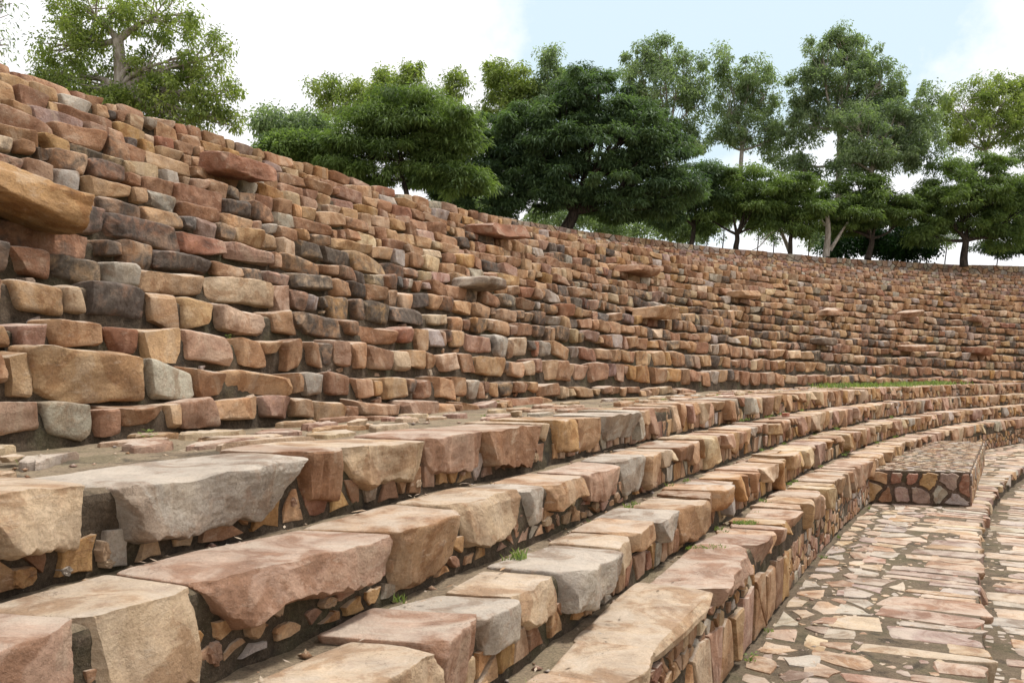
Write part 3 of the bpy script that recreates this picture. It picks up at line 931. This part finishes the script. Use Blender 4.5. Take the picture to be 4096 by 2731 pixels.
def tree(name, label, cat, group, base, lobes, style, leafmat, bark, trunk_r, n_cl, cl_r, n_leaf, ln, wd, fork=None, seed=0, squash=.6):
    """lobes: list of (centre, half sizes) that make up the crown; limbs run to every lobe and on to leaf clumps"""
    global RNG
    RNG = np.random.default_rng(seed)
    root = empty(name, tuple(base), label, cat, group)
    tb, cb = MB(), MB()
    base = np.array(base, float)
    cen = np.mean([l[0] for l in lobes], axis=0)
    if fork is None: fork = base * .62 + cen * .38
    fork = np.array(fork, float)
    tp = limb(tb, base - (0, 0, .6), fork, trunk_r, trunk_r * .72, .05, 9, 9)
    tot = sum(np.prod(l[1]) ** (2 / 3) for l in lobes)
    for c, hf in lobes:
        c = np.array(c, float); hf = np.array(hf, float)
        st = fork if c[2] > fork[2] - .5 else tp[5]
        lp = limb(tb, st, c, trunk_r * .55, trunk_r * .14, .10, 9, 6)
        n = max(4, int(n_cl * np.prod(hf) ** (2 / 3) / tot))
        C = mass(c, hf, n, RNG)
        for q in C[:: 2 if style != 'euc' else 1][:26]:
            limb(tb, lp[RNG.integers(4, 9)], q, trunk_r * .13, .012, .10, 6, 4)
        rad = RNG.uniform(.45, 1.4, n)[:, None] * cl_r * np.array([1, 1, squash])
        leaves(cb, C, rad, n_leaf, ln, wd, style)
    tb.build('trunk', bark, root)
    cb.build('crown', leafmat, root, None, False)
    return root
def lob(px, py, hw, hh, d, dep=None):
    hw *= 1.12; hh *= 1.12
    c = at(px, d, py); k = d / F_PX
    return (c, (hw * k, dep if dep else hw * k * .8, hh * k))
EU = 'gum trees standing beyond the seating'
AC = 'feathery acacia trees along the rim wall'
def gum(label, bx, by, d, lobes, pale=False, seed=0, n_cl=70, n_leaf=190, tr=.22, fork=None, grp=EU, ln=.24, wd=.045, cl=.62):
    return tree('gum_tree', label, 'tree', grp, at(bx, d, by), [lob(*l, d) for l in lobes], 'euc', M['euc_pale'] if pale else M['euc'], M['bark_pale'], tr, int(n_cl * 1.9), cl, int(n_leaf * .55), ln, wd,
                None if fork is None else at(fork[0], d, fork[1]), seed, .9)
def acacia(label, bx, by, d, lobes, dark=False, seed=0, n_cl=130, n_leaf=260, tr=.28, fork=None, ln=.27, wd=.045, cl=.66):
    return tree('acacia_tree', label, 'tree', AC, at(bx, d, by), [lob(*l, d) for l in lobes], 'acacia', M['acacia_dark'] if dark else M['acacia'], M['bark_dark'], tr, int(n_cl * 1.35), cl, int(n_leaf * .72), ln, wd,
                None if fork is None else at(fork[0], d, fork[1]), seed, .42)
gum('tall spreading gum tree with pale trunk rising behind the seats at the top left', 114, 150, 27, [(90, 8, 40, 26), (70, 45, 34, 24), (158, 14, 40, 24), (60, 72, 30, 14), (108, 85, 34, 18), (165, 62, 32, 22), (205, 60, 24, 26), (170, 95, 38, 20), (215, 95, 24, 22), (120, 105, 28, 14), (225, 120, 16, 12), (95, 108, 44, 12), (150, 112, 36, 12), (40, 92, 22, 14), (185, 122, 30, 10), (130, 60, 22, 16)],
    True, 1, 200, 170, .24, (118, 40), ln=.12, wd=.026, cl=.38)
gum('thin dark bare-branched tree cut by the left edge of the photo', -14, 90, 24, [(-8, 10, 20, 24), (-6, 45, 18, 14)], False, 2, 16, 40, .12, (-14, 50), ln=.14, wd=.02, cl=.6)
gum('sparse low gum tree peeping above the crest left of the bright acacia', 285, 160, 46, [(278, 122, 22, 11), (305, 128, 24, 14), (262, 128, 8, 8)], False, 3, 34, 150, .12, (285, 140))
gum('slim gum tree with airy top leaning left behind the bright acacia', 345, 170, 56, [(325, 85, 14, 10), (345, 105, 24, 20), (365, 95, 14, 14)], True, 4, 36, 170, .16, (340, 130))
gum('pointed pair-topped gum tree behind the bright acacia', 398, 170, 58, [(388, 75, 10, 14), (412, 78, 12, 16), (398, 100, 22, 18), (385, 95, 12, 16)], True, 5, 46, 190, .16, (396, 120))
gum('small gum tree top right of the bright acacia', 458, 170, 58, [(456, 88, 9, 16), (448, 108, 14, 14)], True, 6, 24, 180, .12, (456, 115))
gum('yellowish gum tree with round top left of the largest acacia', 508, 190, 60, [(502, 70, 14, 10), (512, 85, 24, 16), (500, 105, 20, 14), (525, 100, 14, 16)], True, 7, 56, 220, .17, (510, 110))
gum('narrow gum spire just left of the largest acacia top', 552, 190, 60, [(550, 58, 10, 10), (552, 80, 14, 12), (545, 100, 18, 14)], False, 8, 40, 180, .15, (552, 110))
gum('broad dense gum tree right of the largest acacia', 668, 215, 66, [(662, 55, 22, 14), (640, 65, 18, 16), (688, 72, 18, 16), (660, 90, 40, 20), (690, 110, 20, 24), (640, 105, 16, 20), (680, 145, 24, 20)], False, 9, 100, 260, .24, (668, 140))
gum('gum tree with two thin white stems, second broad one right of the largest acacia', 742, 215, 68, [(722, 62, 12, 14), (745, 75, 26, 14), (765, 95, 16, 22), (730, 100, 20, 22), (745, 130, 30, 14), (720, 140, 12, 12), (770, 140, 14, 22)], False, 10, 90, 230, .22, (742, 150))
gum('tallest gum tree with dark billowing crown reaching up on the right', 840, 225, 66, [(840, 36, 14, 12), (822, 52, 16, 14), (858, 52, 18, 14), (840, 78, 32, 18), (880, 80, 20, 20), (805, 88, 18, 22), (798, 130, 20, 26), (838, 115, 26, 16), (870, 112, 20, 14), (800, 170, 20, 14), (896, 88, 8, 10)], False, 11, 150, 270, .28, (840, 130))
gum('lower grey-green gum tree in front of the tallest one', 868, 225, 63, [(858, 118, 24, 14), (895, 120, 22, 18), (920, 108, 24, 20), (880, 148, 36, 20), (915, 145, 26, 22), (850, 160, 20, 16)], False, 12, 120, 260, .24, (872, 170))
gum('pale yellow-green gum tree at the right edge behind the rounded acacia', 985, 225, 70, [(985, 85, 20, 12), (965, 105, 26, 18), (1000, 105, 26, 20), (1020, 120, 20, 22), (985, 130, 36, 16), (1030, 90, 18, 14), (950, 135, 14, 18)], True, 13, 100, 220, .22, (985, 150))
gum('gum tree cut by the right edge of the photo', 1050, 230, 72, [(1045, 100, 24, 20), (1060, 130, 30, 24), (1030, 145, 20, 20)], False, 14, 60, 220, .22, (1050, 160))
# acacias in front of them
acacia('bright green umbrella-shaped acacia with a slanting trunk behind the crest', 408, 195, 43, [(408, 100, 34, 11), (378, 122, 34, 12), (440, 120, 36, 13), (410, 128, 40, 12), (350, 146, 28, 12), (462, 142, 22, 10), (395, 148, 34, 8), (345, 166, 26, 10), (372, 172, 26, 12), (436, 168, 30, 14), (462, 182, 24, 14)], False, 21, 260, 250, .15, (400, 160), ln=.26, wd=.035, cl=.7)
acacia('shadowy acacia filling the gap between the bright umbrella one and the largest', 498, 232, 52, [(490, 130, 34, 18), (520, 125, 26, 20), (470, 160, 40, 20), (510, 165, 36, 22), (440, 178, 34, 18), (490, 200, 40, 18)], True, 22, 200, 280, .22, (498, 190))
acacia('largest dark acacia with a towering layered crown in the middle of the photo', 560, 230, 52, [(588, 78, 28, 12), (598, 100, 44, 16), (565, 118, 40, 18), (635, 122, 38, 20), (600, 145, 60, 22), (545, 155, 40, 22), (660, 155, 34, 22), (590, 182, 60, 18), (540, 195, 36, 16), (665, 190, 36, 22), (625, 205, 44, 14)], True, 23, 420, 300, .45, (574, 212))
acacia('bushy acacia right beside the largest one above the rim wall', 690, 240, 60, [(700, 176, 26, 14), (680, 198, 26, 16), (712, 200, 20, 12), (660, 213, 22, 14)], True, 24, 120, 240, .20, (694, 226))
acacia('acacia with a dark candelabra trunk, first of the small ones from the left', 736, 243, 60, [(742, 176, 26, 10), (730, 196, 24, 10), (760, 194, 26, 10), (748, 208, 30, 7), (712, 220, 16, 10), (770, 220, 18, 10)], False, 25, 110, 240, .22, (737, 234))
acacia('small acacia leaning on its neighbours, second of the small ones from the left', 790, 247, 60, [(790, 186, 26, 10), (775, 204, 20, 9), (806, 206, 22, 10), (800, 224, 16, 10)], False, 26, 90, 240, .18, (792, 232))
acacia('wide drooping acacia left of the dark bush', 868, 251, 62, [(858, 184, 26, 9), (835, 202, 28, 11), (880, 202, 34, 11), (860, 216, 36, 10), (905, 212, 24, 12), (845, 228, 22, 8)], False, 27, 150, 250, .24, (872, 238))
acacia('rounded weeping acacia with twin trunks at the far right', 964, 258, 62, [(972, 166, 34, 9), (945, 188, 30, 12), (1000, 188, 34, 13), (970, 200, 44, 13), (1015, 213, 24, 16), (935, 213, 22, 14), (985, 223, 26, 10), (928, 234, 16, 12), (1008, 236, 18, 12)], False, 28, 210, 260, .30, (966, 240))
acacia('dark acacia cut by the right edge of the photo', 1030, 262, 66, [(1022, 215, 26, 16), (1045, 195, 30, 20), (1010, 245, 26, 9), (1040, 240, 24, 12)], True, 29, 120, 240, .24, (1030, 235))
tree('bush', 'deep green bush on the rim between two acacias', 'bush', None, at(888, 67, 262), [lob(888, 238, 32, 15, 67), lob(912, 244, 20, 12, 67), lob(848, 246, 18, 9, 67)], 'bush', M['bush'], M['bark_dark'], .10, 90, 1.0, 260, .22, .07, None, 31, .7)
tree('leafy_tree', 'low dark leafy tree behind the crest, left of the bright acacia', 'tree', None, at(300, 44, 175), [lob(302, 146, 30, 9, 44), lob(325, 152, 18, 9, 44), lob(272, 152, 14, 7, 44)], 'bush', M['acacia'], M['bark_dark'], .12, 90, .8, 240, .2, .05, None, 32, .6)
# far undergrowth behind the trunks: separate low trees
for i, (x, y, hw, hh, d) in enumerate([(560, 215, 30, 14, 72), (620, 222, 30, 14, 74), (470, 205, 30, 16, 66), (680, 228, 22, 10, 76)]):
    tree('undergrowth_shrub', ['shrub seen low behind the big acacia trunk, left side', 'shrub seen low behind the big acacia, right of its trunk', 'shrub in the deep shade behind the crest, leftmost of the undergrowth', 'sparse shrub showing between trunks above the start of the rim wall'][i], 'bush', 'shrubs in the shade behind the acacias',
         at(x, d, y + hh + 8), [lob(x, y, hw, hh, d)], 'bush', M['euc'], M['bark_dark'], .08, 40, 1.2, 170, .25, .06, None, 40 + i, .7)

for i, (x, y, hw, hh, wd_) in enumerate([(706, 226, 12, 12, 'right of the big acacia group'), (722, 222, 10, 14, 'left of the candelabra acacia'), (757, 226, 12, 14, 'just right of the candelabra acacia'), (772, 232, 9, 9, 'left of the leaning pale trunk'),
                                        (808, 228, 12, 16, 'between the leaning and split trunks'), (816, 240, 8, 8, 'beside the split pale trunk'), (925, 236, 9, 12, 'between the dark bush and the rounded acacia'), (945, 232, 10, 14, 'left of the twin-trunked rounded acacia'), (995, 238, 12, 12, 'right of the twin-trunked rounded acacia')]):
    d = 72 + i
    tree('sapling', 'thin sparse sapling seen low through the gap ' + wd_, 'tree', 'saplings behind the rim wall', at(x, d, y + hh + 24), [lob(x, y, hw, hh, d), lob(x + 4, y - hh, hw * .8, hh, d)], 'euc', M['euc'], M['bark_dark'], .06, 30, .6, 60, .24, .045, at(x + 2, d, y + 6), 60 + i, .9)

# dead grey limb and split white stump by the wall
def bare_stump():
    root = empty('bare_trunk', tuple(at(832, 61, 253)), 'split pale bare trunk leaning out above the rim wall', 'tree trunk')
    mb = MB(); d = 61
    limb(mb, at(826, d, 256), at(826, d, 212), .26, .15, .04, 8, 9)
    limb(mb, at(830, d, 250), at(848, d, 222), .15, .07, .05, 7, 8)
    limb(mb, at(826, d, 225), at(812, d, 200), .14, .05, .05, 7, 6)
    mb.build('trunk', M['bark_pale'], root)
    root = empty('bare_trunk', tuple(at(792, 62, 249)), 'leaning pale trunk with a long bare branch reaching left over the rim wall', 'tree trunk')
    mb = MB(); d = 62
    limb(mb, at(790, d, 252), at(779, d, 226), .16, .11, .03, 8, 8)
    limb(mb, at(779, d, 230), at(752, d, 250), .06, .03, .10, 9, 6)
    mb.build('trunk', M['bark_pale'], root)
bare_stump()

# ------------------------------------------------------------------ grass, weeds and loose pieces
def blades(mb, c, rx, ry, n, ln, zf):
    for _ in range(n):
        r = math.sqrt(random.random()); an = random.uniform(0, 6.283)
        x, y = c[0] + rx * r * cos(an), c[1] + ry * r * sin(an)
        z = zf; L = ln * random.uniform(.5, 1.2); d = random.uniform(0, 6.283); q = random.uniform(.1, .5) * L
        w_ = .0045 + .0004 * c[1]
        px_, py_ = -sin(d) * w_, cos(d) * w_
        v = [(x - px_, y - py_, z), (x + px_, y + py_, z), (x + cos(d) * q + px_ * .5, y + sin(d) * q + py_ * .5, z + L * .7), (x + cos(d) * q * 2, y + sin(d) * q * 2, z + L)]
        mb.add(v, [np.array([(0, 1, 2)]), np.array([(0, 2, 3)])], (random.random(),) * 3)
g = MB()
for _ in range(44):
    a = a_at(E0, random.uniform(872, 975)); n = random.uniform(.5, 1.9)
    c = E0.pt(a, n, -.02)
    blades(g, c, .6, .35, 34, .17, c[2])
for _ in range(70):
    E, n, w = random.choice(((E1, -.07, -.41), (E2, -.07, -.41), (E3, -.06, -.90), (E0, -.07, -.41), (E2, .55, -.03), (E3, .5, -.03), (E0, 1.2, -.03)))
    a = random.uniform(.27, .75); c = E.pt(a, n, w)
    if visible(c, 0, 0): blades(g, c, .05, .04, 14, .05, c[2])
tag(g.build('grass', M['grass'], None, None, False), 'green grass along the far end of the terrace, with stray sprigs in the joints of the benches', None, None, 'stuff')
def tuft(lab, p, rx, ry, n, ln):
    mb = MB(); blades(mb, p, rx, ry, n, ln, p[2])
    root = empty('grass_tuft', tuple(p), lab, 'grass tuft')
    mb.build('blades', M['grass'], root, None, False)
for lab, px, E, n, rx, ln, cnt in (('small dense grass tuft on the lowest bench, the nearer to the platform', 757, E3, .40, .15, .045, 150),
                        ('long strip-shaped grass tuft on the lowest bench, nearer the camera', 728, E3, .45, .22, .04, 170),
                        ('tiny weed at the foot of the big ochre block on the second bench', 560, E2, .5, .06, .06, 50)):
    a = a_at(E, px + 25); tuft(lab, E.pt(a, n, -.005), rx, .08, cnt, ln)
def weed(lab, p, s):
    mb = MB()
    for i in range(16):
        d = random.uniform(0, 6.28); q = random.uniform(.2, 1) * s; z = random.uniform(.1, .7) * s
        c = np.array(p) + (cos(d) * q, sin(d) * q, z); w_ = s * .28
        t = np.array((cos(d), sin(d), .3)) * w_; u = np.array((-sin(d), cos(d), 0)) * w_ * .55
        mb.add([c - t, c + u, c + t, c - u], np.array([(0, 1, 2, 3)]), (random.random() * .7,) * 3)
    root = empty('weed', tuple(p), lab, 'weed')
    mb.build('leaves', M['grass'], root, None, False)
A_ = ROWS[0]
weed('leafy weed sprouting beside the white loose stone on the terrace', A_.pt(a_at(A_, 138), -.10, 0) * (1, 1, 0) + (0, 0, Z0), .09)
weed('small weed at the foot of the lowest boulder row, middle of the photo', ROWS[1].pt(a_at(ROWS[1], 493), -.1, 0) * (1, 1, 0) + (0, 0, Z0), .09)
weed('tiny weed in the fourth boulder row on the left', ROWS[3].pt(a_at(ROWS[3], 221), -.10, 0) * (1, 1, 0) + (0, 0, float(ROWS[2].top(.37)) - .02), .06)
weed('weed in a joint at the foot of the lowest bench by the walkway', E3.pt(a_at(E3, 745), -.06, -.90), .07)
weed('weed at the foot of the third bench near the platform', E2.pt(a_at(E2, 845), -.06, -.40), .10)
def loose(lab, px, n, wd, dp, h, tn, tilt=0):
    a = a_at(E0, px); c = E0.pt(a, n, 0)
    mb = block(E0, a, a + wd / 58, n, n + dp, -.015, h, tuple(TINT[tn]), -.2, 12, .2, .4, .4, .2, tilt, 10)
    root = empty('loose_stone', tuple(c), lab, 'stone')
    mb.build('stone', M['stone'], root, 42)
loose('thin white pointed stone lying on the terrace at the left', 118, 1.25, .17, .14, .07, 'grey', .3)
loose('small cream chip lying near the front of the terrace, left part', 195, 1.30, .12, .09, .03, 'cream')
loose('pinkish flat chip lying left of the white pointed stone', 80, 1.25, .14, .10, .025, 'pink')
loose('pale triangular chip on the terrace in the middle of the photo', 480, 1.2, .16, .12, .06, 'cream', .2)
loose('small flat stone left on the terrace by the big slabs on the right', 598, 1.0, .14, .12, .04, 'cream')
def brick():
    a = a_at(E1, 800); c = E1.pt(a, .32, .0)
    mb = block(E1, a, a + .26 / 58, .26, .38, -.01, .07, (.42, .15, .09), -.3, 8, .1, .02, .03, .6, 0, 1)
    root = empty('brick', tuple(c), 'single red brick left lying on the second bench', 'brick')
    mb.build('brick_body', M['stone'], root, 42)
brick()
def gravel():
    mb = MB(); rs = np.random.default_rng(3)
    for _ in range(800):
        E, n, w = random.choice(((E0, random.uniform(.8, 1.9), -.03), (E1, random.uniform(.42, .68), -.03), (E2, random.uniform(.42, .68), -.03), (E3, random.uniform(.42, .68), -.03), (EF, random.uniform(1.3, 2.02), -.006)))
        a = a_at(E, random.uniform(-80, 1020)) if random.random() < .25 else random.uniform(.26, .55)
        p = E.pt(a, n, w)
        if not visible(p, 60, 60): continue
        z = random.uniform(.006, .022) if random.random() < .8 else random.uniform(.02, .04)
        v = rs.normal(size=(6, 3)); v /= np.linalg.norm(v, axis=1)[:, None]
        o = np.array([(1, 0, 0), (0, 1, 0), (-1, 0, 0), (0, -1, 0), (0, 0, 1), (0, 0, -1)]) + v * .35
        mb.add(p + o * z * (1.2, .9, .6), np.array([(0, 1, 4), (1, 2, 4), (2, 3, 4), (3, 0, 4), (1, 0, 5), (2, 1, 5), (3, 2, 5), (0, 3, 5)]), pick(dict(cream=3, tan=3, pink=2, grey=2)), (-.3, random.random(), 0))
    tag(mb.build('gravel', M['stone'], None, None, False), 'stone crumbs and grit scattered on the treads and walkway', None, None, 'stuff')
gravel()
def litter(lab, E, px, n, ln, an):
    c = E.pt(a_at(E, px), n, .012); mb = MB()
    t = np.array((cos(an), sin(an), 0)) * ln / 2; u = np.array((-sin(an), cos(an), 0)) * ln * .09
    up = np.array((0, 0, ln * .12))
    mb.add([c - t, c - t * .3 + u + up * .5, c + t * .4 + u + up, c + t + up * .3, c + t * .4 - u + up * .6, c - t * .3 - u + up * .3], np.array([(0, 1, 2, 3, 4, 5)]), (.62, .44, .27), (-.4, random.random(), 0))
    root = empty('fallen_leaf', tuple(c), lab, 'dry leaf')
    mb.build('blade', M['stone'], root, None, False)
def leaf_litter():
    mb = MB()
    for _ in range(520):
        E, n, w = random.choice(((E0, random.uniform(.8, 1.9), -.012), (E1, random.uniform(.35, .62), .012), (E2, random.uniform(.35, .62), .012), (E3, random.uniform(.3, .62), .012), (EF, random.uniform(1.2, 2.0), .012), (EF, random.uniform(.2, 2.0), .014)))
        a = random.uniform(.26, .60); c = E.pt(a, n, w)
        if not visible(c, 20, 20): continue
        ln, an = random.uniform(.03, .08), random.uniform(0, 6.28)
        t = np.array((cos(an), sin(an), random.uniform(-.1, .3))) * ln / 2; u = np.array((-sin(an), cos(an), .1)) * ln * .12
        mb.add([c - t, c + u, c + t, c - u], np.array([(0, 1, 2, 3)]), random.choice(((.45, .32, .2), (.3, .2, .12), (.55, .44, .3))), (-.4, random.random(), 0))
    tag(mb.build('leaf_litter', M['stone'], None, None, False), 'scattered dry gum leaves on the treads and walkway', None, None, 'stuff')
leaf_litter()
litter('dry curled leaf lying in the corner behind the second bench, nearest the middle', E1, 430, .50, .11, .3)
litter('dry leaf on the third bench by its big grey block', E2, 560, .40, .09, 1.1)
litter('dry leaf on the lowest bench close to the bottom edge of the photo', E3, 560, .30, .12, .7)
litter('thin dry leaf on the terrace sand at the far left', E0, 60, 1.15, .10, .2)
litter('dry leaf on the terrace sand left of the middle', E0, 120, 1.0, .10, 2.8)
for T in (T0, T1, T2, T3): T.finish(100, 14)
